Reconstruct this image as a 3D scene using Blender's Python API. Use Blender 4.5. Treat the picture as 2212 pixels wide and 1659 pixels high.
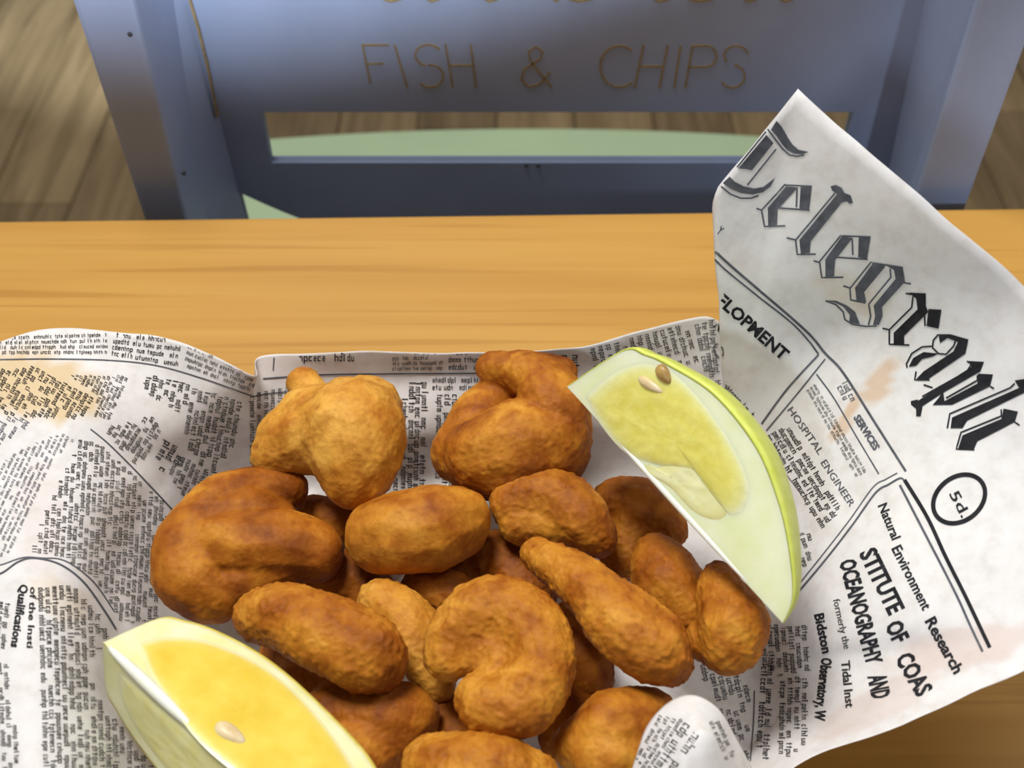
import bpy, bmesh, math, random
from mathutils import Vector, Matrix, noise
from mathutils.bvhtree import BVHTree
from mathutils.geometry import tessellate_polygon

random.seed(7)
S = bpy.context.scene
COL = S.collection
for o in list(bpy.data.objects):
    bpy.data.objects.remove(o)

# ------------------------------------------------------------------ camera
W, H, FPX = 2212.0, 1659.0, 2500.0
PITCH = math.radians(48.0)
CAM = Vector((0, 0, 0.34))                      # table top is z = 0
cam_d = bpy.data.cameras.new('camera')
cam = bpy.data.objects.new('camera', cam_d)
COL.objects.link(cam)
cam.location = CAM
cam.rotation_euler = (math.pi / 2 - PITCH, 0, 0)
cam_d.sensor_fit = 'HORIZONTAL'
cam_d.sensor_width = 36
cam_d.lens = 36 * FPX / W
cam_d.clip_start = 0.005
cam_d.dof.use_dof = True
cam_d.dof.focus_distance = 0.375
cam_d.dof.aperture_fstop = 15
S.camera = cam

# ------------------------------------------------------------------ light
S.view_settings.view_transform = 'Standard'
S.view_settings.look = 'None'
S.view_settings.gamma = 1
S.view_settings.use_curve_mapping = False
S.view_settings.exposure = 0.0
wd = bpy.data.worlds.new('world'); S.world = wd; wd.use_nodes = True
bgn = wd.node_tree.nodes['Background']
bgn.inputs['Color'].default_value = (0.95, 0.96, 1.0, 1)
bgn.inputs['Strength'].default_value = 0.16

def light(name, kind, loc, target, energy, color, **kw):
    d = bpy.data.lights.new(name, kind); d.energy = energy; d.color = color
    for k, v in kw.items(): setattr(d, k, v)
    o = bpy.data.objects.new(name, d); COL.objects.link(o)
    o.location = loc
    o.rotation_euler = (Vector(target) - Vector(loc)).to_track_quat('-Z', 'Y').to_euler()
    return o

light('ceiling_panel', 'AREA', (-0.28, 0.46, 1.30), (0.0, 0.2, 0), 18.8, (1.0, 0.965, 0.91), shape='RECTANGLE', size=0.40, size_y=0.40)
light('added_right_fill', 'AREA', (0.85, 0.46, 1.15), (0.1, 0.15, 0), 4.0, (1.0, 0.95, 0.88), shape='RECTANGLE', size=0.4, size_y=0.4)  # added fill for the dark right-hand table, no known lamp there
light('added_chair_top_spot', 'SPOT', (0.30, -1.30, 1.45), (-0.08, 0.47, 0.72), 760, (0.80, 0.90, 1.0), spot_size=math.radians(30.8), spot_blend=0.08, shadow_soft_size=0.05)  # added spot; its cone edge stands in for a shadow across the chair back
light('added_chair_side_spot', 'SPOT', (0.72, -1.5, 0.95), (0.50, 0.47, 0.04), 270, (0.80, 0.90, 1.0), spot_size=math.radians(15.5), spot_blend=0.6, shadow_soft_size=0.12)  # added spot for the chair's right side, aimed to leave the shadow band dark
light('added_flap_spot', 'SPOT', (-0.60, -1.2, 0.95), (0.13, 0.26, 0.09), 38, (0.80, 0.90, 1.0), spot_size=math.radians(10), spot_blend=0.8, shadow_soft_size=0.08)  # added narrow beam to brighten the paper flap, no known source

# ------------------------------------------------------------------ helpers
sp_, cp_ = math.sin(PITCH), math.cos(PITCH)
FWD = Vector((0, cp_, -sp_)); UPV = Vector((0, sp_, cp_)); RGT = Vector((1, 0, 0))
def ray(px, py):
    return FWD + RGT * ((px - W / 2) / FPX) + UPV * ((H / 2 - py) / FPX)
def PZ(px, py, z):                              # point of the place at height z
    d = ray(px, py); return CAM + d * ((z - CAM.z) / d.z)
def PY(px, py, y):                              # point of the place on the vertical plane Y = y
    d = ray(px, py); return CAM + d * ((y - CAM.y) / d.y)
def mpp(p):                                     # metres per picture pixel at a point
    return (p - CAM).dot(FWD) / FPX

def mesh(name, vs, fs, mat=None, parent=None, smooth=False):
    m = bpy.data.meshes.new(name); m.from_pydata([tuple(v) for v in vs], [], fs); m.update()
    if smooth: m.polygons.foreach_set('use_smooth', [True] * len(m.polygons))
    return link(name, m, mat, parent)
def link(name, m, mat=None, parent=None):
    o = bpy.data.objects.new(name, m); COL.objects.link(o)
    if mat and not m.materials: m.materials.append(mat)
    if parent: o.parent = parent
    return o
def empty(name, loc=(0, 0, 0)):
    o = bpy.data.objects.new(name, None); COL.objects.link(o); o.location = loc; o.empty_display_size = 0.02
    return o
def adopt(o, parent):                           # parent while keeping world coordinates of the mesh
    o.parent = parent
    o.matrix_parent_inverse = Matrix.Translation(-Vector(parent.location))
def tag(o, label=None, cat=None, group=None, kind=None):
    for k, v in (('label', label), ('category', cat), ('group', group), ('kind', kind)):
        if v: o[k] = v
def bm_obj(name, bm, mat, parent=None, smooth=False):
    m = bpy.data.meshes.new(name); bm.to_mesh(m); bm.free()
    if smooth: m.polygons.foreach_set('use_smooth', [True] * len(m.polygons))
    return link(name, m, mat, parent)
def prism(name, bottom, top, mat, bevel=0.0, parent=None):
    """closed prism between two loops of the same length, edges softened"""
    bm = bmesh.new()
    a = [bm.verts.new(v) for v in bottom]; b = [bm.verts.new(v) for v in top]
    n = len(a)
    bm.faces.new(a[::-1]); bm.faces.new(b)
    for i in range(n): bm.faces.new((a[i], a[(i + 1) % n], b[(i + 1) % n], b[i]))
    bmesh.ops.recalc_face_normals(bm, faces=bm.faces)
    if bevel: bmesh.ops.bevel(bm, geom=list(bm.edges), offset=bevel, segments=2, affect='EDGES', profile=0.6)
    return bm_obj(name, bm, mat, parent)
def box(name, lo, hi, mat, bevel=0.0, parent=None):
    x0, y0, z0 = lo; x1, y1, z1 = hi
    return prism(name, [(x0, y0, z0), (x1, y0, z0), (x1, y1, z0), (x0, y1, z0)],
                 [(x0, y0, z1), (x1, y0, z1), (x1, y1, z1), (x0, y1, z1)], mat, bevel, parent)

# ------------------------------------------------------------------ materials
def nt(name):
    m = bpy.data.materials.new(name); m.use_nodes = True
    t = m.node_tree; return m, t, t.nodes['Principled BSDF']
def N(t, kind, **kw):
    n = t.nodes.new(kind)
    for k, v in kw.items():
        if k in n.inputs: n.inputs[k].default_value = v
        else: setattr(n, k, v)
    return n
def coords(t, scale, kind='Object'):
    c = N(t, 'ShaderNodeTexCoord'); mp = N(t, 'ShaderNodeMapping'); mp.inputs['Scale'].default_value = scale
    t.links.new(c.outputs[kind], mp.inputs[0]); return mp.outputs[0]
def noise_n(t, vec, scale, detail=3, rough=0.5, dist=0.0):
    n = N(t, 'ShaderNodeTexNoise'); n.inputs['Scale'].default_value = scale
    n.inputs['Detail'].default_value = detail; n.inputs['Roughness'].default_value = rough; n.inputs['Distortion'].default_value = dist
    if vec: t.links.new(vec, n.inputs['Vector'])
    return n.outputs['Fac']
def ramp(t, fac, stops):
    r = N(t, 'ShaderNodeValToRGB'); e = r.color_ramp.elements
    while len(e) < len(stops): e.new(0.5)
    for el, (p, c) in zip(e, stops): el.position = p; el.color = (*c, 1) if len(c) == 3 else c
    t.links.new(fac, r.inputs[0]); return r.outputs[0]
def mix(t, a, b, fac, mode='MIX'):
    m = N(t, 'ShaderNodeMix', data_type='RGBA', blend_type=mode)
    for s, v in ((m.inputs[6], a), (m.inputs[7], b), (m.inputs[0], fac)):
        if isinstance(v, (int, float)): s.default_value = v
        elif isinstance(v, tuple): s.default_value = (*v, 1)
        else: t.links.new(v, s)
    return m.outputs[2]
def bump(t, bsdf, fac, strength, dist):
    b = N(t, 'ShaderNodeBump'); b.inputs['Strength'].default_value = strength; b.inputs['Distance'].default_value = dist
    t.links.new(fac, b.inputs['Height']); t.links.new(b.outputs[0], bsdf.inputs['Normal'])

def mat_table():
    m, t, b = nt('orange_wood')
    v = coords(t, (1.3, 34, 34))
    f1 = noise_n(t, v, 2.2, 5, 0.55, 0.6)
    c1 = ramp(t, f1, [(0.28, (0.47, 0.245, 0.048)), (0.5, (0.525, 0.285, 0.060)), (0.75, (0.575, 0.33, 0.077))])
    v2 = coords(t, (3.0, 130, 60)); f2 = noise_n(t, v2, 1.6, 3, 0.5, 0.4)
    c2 = ramp(t, f2, [(0.32, (0.80, 0.75, 0.64)), (0.42, (1, 1, 1))])
    v3 = coords(t, (1.5, 5, 5)); f3 = noise_n(t, v3, 1.6, 2)
    c3 = ramp(t, f3, [(0.3, (0.90, 0.87, 0.82)), (0.7, (1.04, 1.03, 1.0))])
    c = mix(t, mix(t, c1, c2, 0.7, 'MULTIPLY'), c3, 1.0, 'MULTIPLY')
    t.links.new(c, b.inputs['Base Color']); b.inputs['Roughness'].default_value = 0.5
    b.inputs['Specular IOR Level'].default_value = 0.35
    bump(t, b, f2, 0.05, 0.0006)
    return m
def mat_floor():
    m, t, b = nt('brown_plank')
    v = coords(t, (26, 2.0, 10)); f = noise_n(t, v, 1.3, 6, 0.6, 0.8)
    c = ramp(t, f, [(0.25, (0.18, 0.12, 0.055)), (0.45, (0.32, 0.225, 0.115)), (0.6, (0.42, 0.30, 0.16)), (0.8, (0.50, 0.37, 0.21))])
    oi = N(t, 'ShaderNodeObjectInfo')
    r = ramp(t, oi.outputs['Random'], [(0, (0.72, 0.70, 0.66)), (1, (1.12, 1.1, 1.05))])
    t.links.new(mix(t, c, r, 1.0, 'MULTIPLY'), b.inputs['Base Color'])
    b.inputs['Roughness'].default_value = 0.6
    bump(t, b, f, 0.15, 0.002); return m
def mat_plain(name, col, rough=0.5, spec=0.4, mottled=0.06, scale=20):
    m, t, b = nt(name)
    f = noise_n(t, coords(t, (1, 1, 1)), scale, 4)
    lo = tuple(x * (1 - mottled) for x in col); hi = tuple(min(1, x * (1 + mottled)) for x in col)
    t.links.new(ramp(t, f, [(0.3, lo), (0.7, hi)]), b.inputs['Base Color'])
    b.inputs['Roughness'].default_value = rough; b.inputs['Specular IOR Level'].default_value = spec
    return m
def mat_paper():
    m, t, b = nt('printed_greaseproof_paper')
    v = coords(t, (1, 1, 1))
    f = noise_n(t, v, 190, 3, 0.6)
    c = ramp(t, f, [(0.3, (0.77, 0.745, 0.735)), (0.5, (0.84, 0.825, 0.825)), (0.7, (0.865, 0.865, 0.875))])
    a = N(t, 'ShaderNodeAttribute', attribute_name='grease'); sep = N(t, 'ShaderNodeSeparateColor')
    t.links.new(a.outputs['Color'], sep.inputs[0])
    c = mix(t, c, (0.70, 0.42, 0.19), sep.outputs[0])       # tan smear
    c = mix(t, c, (0.74, 0.56, 0.30), sep.outputs[1])       # yellowed grease
    c = mix(t, c, (0.70, 0.55, 0.50), sep.outputs[2])       # pinkish damp patches
    t.links.new(c, b.inputs['Base Color']); b.inputs['Roughness'].default_value = 0.62
    b.inputs['Specular IOR Level'].default_value = 0.25
    bump(t, b, noise_n(t, v, 420, 3), 0.10, 0.0006)
    tr = N(t, 'ShaderNodeBsdfTranslucent'); t.links.new(c, tr.inputs['Color'])
    mx = N(t, 'ShaderNodeMixShader'); mx.inputs[0].default_value = 0.16
    t.links.new(b.outputs[0], mx.inputs[1]); t.links.new(tr.outputs[0], mx.inputs[2])
    t.links.new(mx.outputs[0], t.nodes['Material Output'].inputs[0]); return m
def mat_crust():
    m, t, b = nt('fried_crumb')
    v = coords(t, (1, 1, 1))
    big = noise_n(t, v, 42, 3, 0.55, 0.4); fine = noise_n(t, v, 700, 4, 0.65); mid = noise_n(t, v, 150, 3, 0.55)
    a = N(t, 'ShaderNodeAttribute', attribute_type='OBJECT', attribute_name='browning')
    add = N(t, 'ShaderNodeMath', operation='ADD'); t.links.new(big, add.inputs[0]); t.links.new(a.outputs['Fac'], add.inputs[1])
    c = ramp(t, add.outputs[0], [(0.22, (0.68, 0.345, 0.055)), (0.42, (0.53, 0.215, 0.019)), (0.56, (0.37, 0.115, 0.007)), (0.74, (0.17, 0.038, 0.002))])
    c2 = ramp(t, fine, [(0.30, (0.78, 0.68, 0.58)), (0.5, (1, 1, 1)), (0.75, (1.10, 1.10, 1.08))])
    c = mix(t, c, c2, 0.6, 'MULTIPLY')
    c3 = ramp(t, mid, [(0.34, (0.70, 0.55, 0.36)), (0.52, (1, 1, 1)), (0.70, (1.12, 1.20, 1.30))]); c = mix(t, c, c3, 0.8, 'MULTIPLY')
    spots = noise_n(t, v, 170, 2, 0.5); c = mix(t, c, (0.24, 0.055, 0.006), ramp(t, spots, [(0.64, (0, 0, 0)), (0.76, (0.6, 0.6, 0.6))]))
    t.links.new(c, b.inputs['Base Color'])
    b.inputs['Roughness'].default_value = 0.6; b.inputs['Specular IOR Level'].default_value = 0.22
    b.inputs['Subsurface Weight'].default_value = 0.10
    b.inputs['Subsurface Radius'].default_value = (0.004, 0.0016, 0.0005); b.inputs['Subsurface Scale'].default_value = 1.0
    bump(t, b, fine, 0.40, 0.0005); return m
def mat_lemon(name, c0, c1, rough, scale, bs, sss=0.25, spec=0.5, stretch=(1, 1, 1), rim=None):
    m, t, b = nt(name)
    v = coords(t, stretch); f = noise_n(t, v, scale, 3, 0.5)
    c = ramp(t, f, [(0.32, c0), (0.68, c1)])
    if rim:                                      # flesh pales where it grows into the pith
        a = N(t, 'ShaderNodeAttribute', attribute_name='ripe'); c = mix(t, rim, c, a.outputs['Fac'])
    t.links.new(c, b.inputs['Base Color'])
    b.inputs['Roughness'].default_value = rough; b.inputs['Specular IOR Level'].default_value = spec
    b.inputs['Subsurface Weight'].default_value = sss
    b.inputs['Subsurface Radius'].default_value = (0.006, 0.005, 0.0015); b.inputs['Subsurface Scale'].default_value = 1.0
    bump(t, b, f, bs, 0.0006); return m

M_TABLE = mat_table(); M_FLOOR = mat_floor(); M_PAPER = mat_paper(); M_CRUST = mat_crust()
M_BLUE = mat_plain('grey_blue_paint', (0.235, 0.285, 0.425), 0.55, 0.35, 0.05, 30)
M_GREEN = mat_plain('sage_green_paint', (0.40, 0.52, 0.33), 0.6, 0.3, 0.04, 12)
M_TAN = mat_plain('bare_tan_wood', (0.24, 0.18, 0.095), 0.7, 0.2, 0.2, 300)
M_DARK = mat_plain('dark_metal', (0.03, 0.03, 0.035), 0.5, 0.4)
M_INK = mat_plain('black_ink', (0.022, 0.022, 0.026), 0.8, 0.1, 0.3, 300)
M_INK2 = mat_plain('grey_ink', (0.10, 0.105, 0.125), 0.8, 0.1, 0.25, 300)
M_INK3 = mat_plain('faded_small_print_ink', (0.036, 0.033, 0.03), 0.85, 0.1, 0.4, 200)
M_SHAFT = mat_plain('mid_grey_ink', (0.15, 0.16, 0.20), 0.8, 0.1, 0.3, 300)

# ------------------------------------------------------------------ floor
FZ = -0.75
floor_o = empty('floor', (0, 1.2, FZ)); tag(floor_o, kind='structure')
x = -1.9
while x < 1.9:
    w = 0.125; y = -0.9 - random.random() * 0.6
    while y < 3.6:
        L = 1.25
        adopt(box('plank', (x + 0.0012, y + 0.0012, FZ - 0.015), (x + w - 0.0012, y + L - 0.0012, FZ), M_FLOOR, 0.0012), floor_o)
        y += L
    x += w
sub = box('subfloor', (-1.95, -1.6, FZ - 0.03), (1.95, 4.9, FZ - 0.0145), M_DARK); adopt(sub, floor_o)

wall = box('wall_back', (-1.95, 3.9, FZ), (1.95, 4.0, 1.7), mat_plain('wall_plaster', (0.6, 0.58, 0.54), 0.8, 0.2), 0.0)
tag(wall, kind='structure')
bb = box('baseboard_back', (-1.95, 3.882, FZ), (1.95, 3.8995, FZ + 0.1), M_BLUE, 0.003); tag(bb, kind='structure')

# ------------------------------------------------------------------ table
table = empty('dining_table', (0, 0.05, FZ)); tag(table, 'orange-toned wooden dining table with straight horizontal grain', 'table')
eL = PZ(0, 477, 0); eR = PZ(2212, 449, 0); ed = (eR - eL).normalized()
back = lambda s: eL + ed * s
b0, b1 = back(-0.35), back(0.95)
nrm = Vector((ed.y, -ed.x, 0))
q0, q1 = b0 + nrm * 0.68, b1 + nrm * 0.68
adopt(prism('table_top', [(v.x, v.y, -0.03) for v in (q0, q1, b1, b0)], [(v.x, v.y, 0.0) for v in (q0, q1, b1, b0)], M_TABLE, 0.002), table)
for c_, dx, dy in ((q0, 1, 1), (q1, -1, 1), (b1, -1, -1), (b0, 1, -1)):
    p = c_ + ed * dx * 0.08 - nrm * dy * 0.08
    adopt(box('table_leg', (p.x - 0.03, p.y - 0.03, FZ), (p.x + 0.03, p.y + 0.03, -0.0305), M_TABLE, 0.003), table)

# ------------------------------------------------------------------ chair (its back towards the table)
chair = empty('wooden_chair', (0.02, 0.55, FZ))
tag(chair, 'grey-blue painted wooden chair with carved back and sage green seat', 'chair')
YF, YP = 0.425, 0.474                            # front of the posts, front of the panel
def post(side):
    if side < 0: A, B, C_, D = PY(155, 0, YF), PY(288, 0, YF), PY(308, 465, YF), PY(398, 465, YF)
    else: A, B, C_, D = PY(2112, 0, YF), PY(2252, 0, YF), PY(1972, 450, YF), PY(2086, 450, YF)
    def at(p, q, z): k = (z - p.z) / (q.z - p.z); return p + (q - p) * k
    zt, zb = 0.155, -0.20
    inn = PY(412, 0, YP).x if side < 0 else PY(1988, 0, YP).x
    inb = PY(528, 440, YP).x if side < 0 else PY(1905, 440, YP).x
    def ring(z):
        o_, i_ = at(A, C_, z), at(B, D, z)
        k = (z - 0.09) / (-0.05 - 0.09); ix = inn + (inb - inn) * k
        if side < 0: return [(o_.x, YF, z), (i_.x, YF, z), (ix, YP + 0.004, z), (o_.x, YP + 0.004, z)]
        return [(o_.x, YF, z), (i_.x, YF, z), (i_.x, YP + 0.004, z), (ix, YP + 0.004, z)]
    top, bot = ring(zt), ring(zb)
    o = prism('back_post', bot, top, M_BLUE, 0.0022); adopt(o, chair)
    low = [(x_, y_, FZ) for x_, y_, _ in bot]
    o = prism('back_leg', low, [(x_, y_, zb + 0.0) for x_, y_, _ in bot], M_BLUE, 0.002); adopt(o, chair)
    return top
post(-1); post(1)
# panel with slot and bellied lower edge, built from columns
xl, xr = PY(462, 250, YP).x - 0.004, PY(1945, 250, YP).x + 0.004
sl, sr = PY(575, 295, YP).x, PY(1836, 270, YP).x
zs1, zs0 = PY(1200, 242, YP).z, PY(1200, 352, YP).z
zl = PY(515, 398, YP).z; zm = zl - 0.036
def zbot(x_): k = min(1, (min(x_ - xl, xr - x_)) / 0.085); return zl + (zm - zl) * math.sin(k * math.pi / 2)
TH = 0.006
bm = bmesh.new()
xs = sorted(set([xl + (xr - xl) * i / 36 for i in range(37)] + [sl, sr]))
xs = [v for i, v in enumerate(xs) if i == 0 or v - xs[i - 1] > 0.0008 or v in (sl, sr)]
rows = {}
for x_ in xs:
    bow = 0.0
    rows[x_] = [(zbot(x_)), zs0 + 0.000, zs1, 0.145]
def quad(bm, a, b, c, d): return bm.faces.new([bm.verts.new(p) for p in (a, b, c, d)])
for i in range(len(xs) - 1):
    a, b = xs[i], xs[i + 1]; ra, rb = rows[a], rows[b]
    inside = a >= sl - 1e-6 and b <= sr + 1e-6
    for k in range(3):
        if k == 1 and inside: continue
        for yy in (YP, YP + TH):
            quad(bm, (a, yy, ra[k]), (b, yy, rb[k]), (b, yy, rb[k + 1]), (a, yy, ra[k + 1]))
    quad(bm, (a, YP, ra[0]), (b, YP, rb[0]), (b, YP + TH, rb[0]), (a, YP + TH, ra[0]))
    quad(bm, (a, YP, ra[3]), (b, YP, rb[3]), (b, YP + TH, rb[3]), (a, YP + TH, ra[3]))
    if inside:
        for zz in (1, 2): quad(bm, (a, YP, ra[zz]), (b, YP, rb[zz]), (b, YP + TH, rb[zz]), (a, YP + TH, ra[zz]))
for x_ in (sl, sr): quad(bm, (x_, YP, zs0), (x_, YP, zs1), (x_, YP + TH, zs1), (x_, YP + TH, zs0))
for x_ in (xl, xr): quad(bm, (x_, YP, zbot(x_)), (x_, YP, 0.145), (x_, YP + TH, 0.145), (x_, YP + TH, zbot(x_)))
bmesh.ops.remove_doubles(bm, verts=bm.verts, dist=1e-5)
bmesh.ops.recalc_face_normals(bm, faces=bm.faces)
panel = bm_obj('back_panel', bm, M_BLUE); adopt(panel, chair)
# seat
zseat = -0.30
fl = PZ(560, 300, zseat); fc = PZ(1180, 276, zseat)
cx = 0.02; hw = 0.272; yc = fc.y
kq = (fc.y - fl.y) / (fl.x - cx) ** 2; ysd = yc - kq * hw * hw
loop = [(cx - 0.20, YP + 0.03), (cx + 0.20, YP + 0.03), (cx + hw, ysd - 0.06)]
for i in range(0, 17):
    k = 1 - 2 * i / 16; loop.append((cx + hw * k, yc - kq * (hw * k) ** 2))
loop.append((cx - hw, ysd - 0.06))
o = prism('seat', [(a, b, zseat - 0.022) for a, b in loop], [(a, b, zseat) for a, b in loop], M_GREEN, 0.003); adopt(o, chair)
for sx in (-1, 1):
    adopt(box('front_leg', (cx + sx * 0.2 - 0.018, ysd - 0.09, FZ), (cx + sx * 0.2 + 0.018, ysd - 0.054, zseat - 0.0225), M_BLUE, 0.002), chair)
    adopt(box('side_rail', (cx + sx * 0.195 - 0.011, YP + 0.006, zseat - 0.075), (cx + sx * 0.195 + 0.011, ysd - 0.091, zseat - 0.0225), M_BLUE, 0.002), chair)
adopt(box('seat_rail', (cx - 0.185, YP + 0.006, zseat - 0.075), (cx + 0.183, YP + 0.028, zseat + 0.02), M_BLUE, 0.002), chair)
# worn tan edges beside the panel and two small nail holes
def strip3(name, pts, w, mat, parent, y, dep=0.0008):
    vs, fs = [], []
    for i, (px, py) in enumerate(pts):
        a = Vector(pts[max(0, i - 1)]); b = Vector(pts[min(len(pts) - 1, i + 1)])
        d = (b - a).normalized(); n = Vector((-d.y, d.x)) * w / 2
        for yy in (y - dep, y + 0.001):
            vs += [PY(px + n.x, py + n.y, y) + Vector((0, yy - y, 0)), PY(px - n.x, py - n.y, y) + Vector((0, yy - y, 0))]
    for i in range(len(pts) - 1):
        k = i * 4
        fs += [(k, k + 1, k + 5, k + 4), (k, k + 4, k + 6, k + 2), (k + 1, k + 3, k + 7, k + 5)]
    n = (len(pts) - 1) * 4
    fs += [(0, 2, 3, 1), (n, n + 1, n + 3, n + 2)]
    o = mesh(name, vs, fs, mat); adopt(o, parent); return o
for pts in ([(410, 0), (428, 60), (448, 140), (462, 210), (470, 252)], ):
    strip3('worn_edge', pts, 5, M_TAN, chair, YP - 0.003)
for px, py, yy in ((281, 74, YF), (397, 374, YF), (1137, 357, YP), (1163, 357, YP)):
    c_ = PY(px, py, yy); bm = bmesh.new()
    bmesh.ops.create_uvsphere(bm, u_segments=10, v_segments=6, radius=0.0011)
    bmesh.ops.transform(bm, matrix=Matrix.Translation(c_), verts=bm.verts)
    adopt(bm_obj('nail_head', bm, M_DARK), chair)
# carved writing: FISH & CHIPS, and the feet of the line of letters above it
def arc(cx_, cy_, rx, ry, a0, a1, n=10):
    return [(cx_ + rx * math.cos(math.radians(a0 + (a1 - a0) * i / n)), cy_ + ry * math.sin(math.radians(a0 + (a1 - a0) * i / n))) for i in range(n + 1)]
carved = [
    [(783, 95), (800, 180)], [(784, 97), (840, 97)], [(792, 138), (828, 137)],
    [(852, 96), (880, 190)],
    arc(925, 119, 28, 23, -30, -260, 10), arc(930, 164, 28, 24, -100, 140, 12),
    [(962, 95), (978, 188)], [(1017, 95), (1028, 188)], [(972, 141), (1022, 141)],
    [(1192, 188), (1145, 130), (1142, 110), (1158, 101), (1172, 110), (1168, 126), (1132, 150), (1126, 172), (1142, 187), (1165, 182), (1188, 155)],
    arc(1338, 143, 42, 45, -50, -310, 14),
    [(1390, 96), (1370, 190)], [(1442, 97), (1424, 190)], [(1382, 143), (1432, 143)],
    [(1470, 98), (1456, 190)],
    [(1496, 98), (1480, 190)], [(1494, 99)] + arc(1524, 121, 24, 23, -80, 80, 8) + [(1488, 145)],
    arc(1590, 120, 26, 22, -10, -220, 9), arc(1582, 164, 27, 25, -80, 150, 11),
]
for pts in carved:
    o = strip3('carved_letter_stroke', pts, 4.2, M_TAN, chair, YP - 0.0001, 0.0003)
    o.parent = panel; o.matrix_parent_inverse = Matrix.Translation(-Vector(chair.location))
for a, b in ((828, 868), (922, 950), (1046, 1076), (1196, 1208), (1228, 1282), (1412, 1448), (1486, 1544), (1606, 1636), (1684, 1714)):
    o = strip3('carved_letter_stroke', [(a, -3), (a * .6 + b * .4, 3), (b, -3)], 5, M_TAN, chair, YP - 0.0001, 0.0003)
    o.parent = panel; o.matrix_parent_inverse = Matrix.Translation(-Vector(chair.location))
for o in panel.children: o.matrix_parent_inverse = Matrix.Identity(4); o.location = (0, 0, 0)
panel_fix = True

# ------------------------------------------------------------------ paper sheet
# columns round the tray: foot, mid wall, upper wall, outer edge as (picture x, picture y, height)
Cc = [
 ((500,1780,.003),(300,1850,.03),(150,1900,.055),(-150,2000,.03)),
 ((450,1560,.003),(290,1600,.03),(70,1600,.057),(-260,1620,.035)),
 ((440,1400,.003),(270,1380,.03),(75,1400,.058),(-260,1380,.04)),
 ((450,1230,.003),(300,1180,.03),(85,1210,.058),(-260,1150,.045)),
 ((480,1120,.003),(350,1060,.03),(130,1040,.058),(-230,900,.055)),
 ((510,1090,.003),(390,1010,.03),(190,925,.057),(40,722,.064)),
 ((545,1070,.003),(445,975,.03),(370,890,.048),(300,722,.064)),
 ((580,1060,.003),(495,950,.03),(470,870,.046),(455,765,.060)),
 ((610,1055,.003),(540,940,.03),(540,865,.043),(552,812,.054)),
 ((650,1050,.003),(585,930,.028),(570,850,.040),(565,768,.050)),
 ((800,1045,.003),(760,930,.026),(745,830,.038),(740,760,.050)),
 ((950,1040,.003),(930,930,.026),(925,820,.040),(920,761,.051)),
 ((1120,1035,.003),(1120,920,.026),(1120,810,.042),(1110,760,.053)),
 ((1230,1035,.003),(1260,915,.028),(1250,805,.044),(1240,750,.055)),
 ((1320,1050,.003),(1390,915,.03),(1420,790,.050),(1400,712,.062)),
 ((1390,1070,.003),(1480,935,.03),(1515,800,.052),(1520,688,.068)),
 ((1440,1090,.003),(1530,960,.03),(1575,815,.050),(1580,700,.064)),
 ((1470,1105,.003),(1555,970,.032),(1575,820,.056),(1560,560,.085)),
 ((1500,1115,.003),(1575,980,.034),(1560,790,.064),(1550,405,.122)),
 ((1530,1130,.003),(1620,990,.036),(1620,760,.070),(1722,195,.150)),
 ((1560,1150,.003),(1690,1010,.037),(1790,750,.073),(1985,424,.136)),
 ((1590,1200,.003),(1740,1080,.037),(1900,860,.070),(2225,632,.116)),
 ((1620,1270,.003),(1770,1180,.036),(1980,1020,.064),(2440,850,.098)),
 ((1640,1350,.003),(1790,1290,.034),(2030,1190,.058),(2620,1050,.086)),
 ((1650,1410,.003),(1810,1380,.031),(2070,1320,.053),(2660,1290,.074)),
 ((1655,1450,.003),(1830,1430,.028),(2080,1400,.050),(2240,1432,.058)),
 ((1650,1500,.003),(1790,1500,.021),(1880,1525,.036),(1950,1568,.045)),
 ((1610,1570,.003),(1660,1595,.012),(1685,1625,.022),(1700,1664,.030)),
 ((1480,1680,.003),(1520,1740,.013),(1550,1800,.026),(1560,1870,.038)),
 ((1100,1800,.003),(1150,1880,.015),(1180,1980,.033),(1200,2060,.043)),
 ((750,1820,.003),(720,1900,.015),(700,2000,.033),(680,2090,.043)),
]
ctr = PZ(1020, 1420, 0.0022)
lat = []
for col in Cc:
    p = [PZ(*c) for c in col]
    inner = ctr.lerp(p[0], 0.55); inner.z = 0.0022
    lat.append([ctr.lerp(p[0], 0.06), inner] + p)
def cr(p0, p1, p2, p3, t):
    return 0.5 * ((2 * p1) + (p2 - p0) * t + (2 * p0 - 5 * p1 + 4 * p2 - p3) * t * t + (3 * p1 - p0 - 3 * p2 + p3) * t ** 3)
NC, NU, NV = len(lat), 12, 16
grid = []
for i in range(NC):
    for s in range(NU):
        t = s / NU
        lin = i in (18, 19, 24, 25)
        ring = [lat[i][k].lerp(lat[(i + 1) % NC][k], t) if (lin and k == 5) else cr(lat[i - 1][k], lat[i][k], lat[(i + 1) % NC][k], lat[(i + 2) % NC][k], t) for k in range(6)]
        line = []
        for k in range(5):
            for q in range(NV):
                a = ring[k - 1] if k > 0 else ring[0] * 2 - ring[1]
                d = ring[k + 2] if k < 4 else ring[5] * 2 - ring[4]
                line.append(cr(a, ring[k], ring[k + 1], d, q / NV))
        line.append(ring[5].copy()); grid.append(line)
for line in grid:
    for k, v in enumerate(line):
        if v.z < 0.002: v.z = 0.002
        amp = min(1, k / (NV * 2.2))
        n1 = noise.noise_vector(v * 42) * 0.0011 + noise.noise_vector(v * 95 + Vector((3, 1, 7))) * 0.0004
        v += n1 * amp
        if v.z < 0.0015: v.z = 0.0015
nr = len(grid[0]); vs = [v for line in grid for v in line] ; fs = []
for i in range(len(grid)):
    j = (i + 1) % len(grid)
    for k in range(nr - 1): fs.append((i * nr + k, i * nr + k + 1, j * nr + k + 1, j * nr + k))
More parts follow.
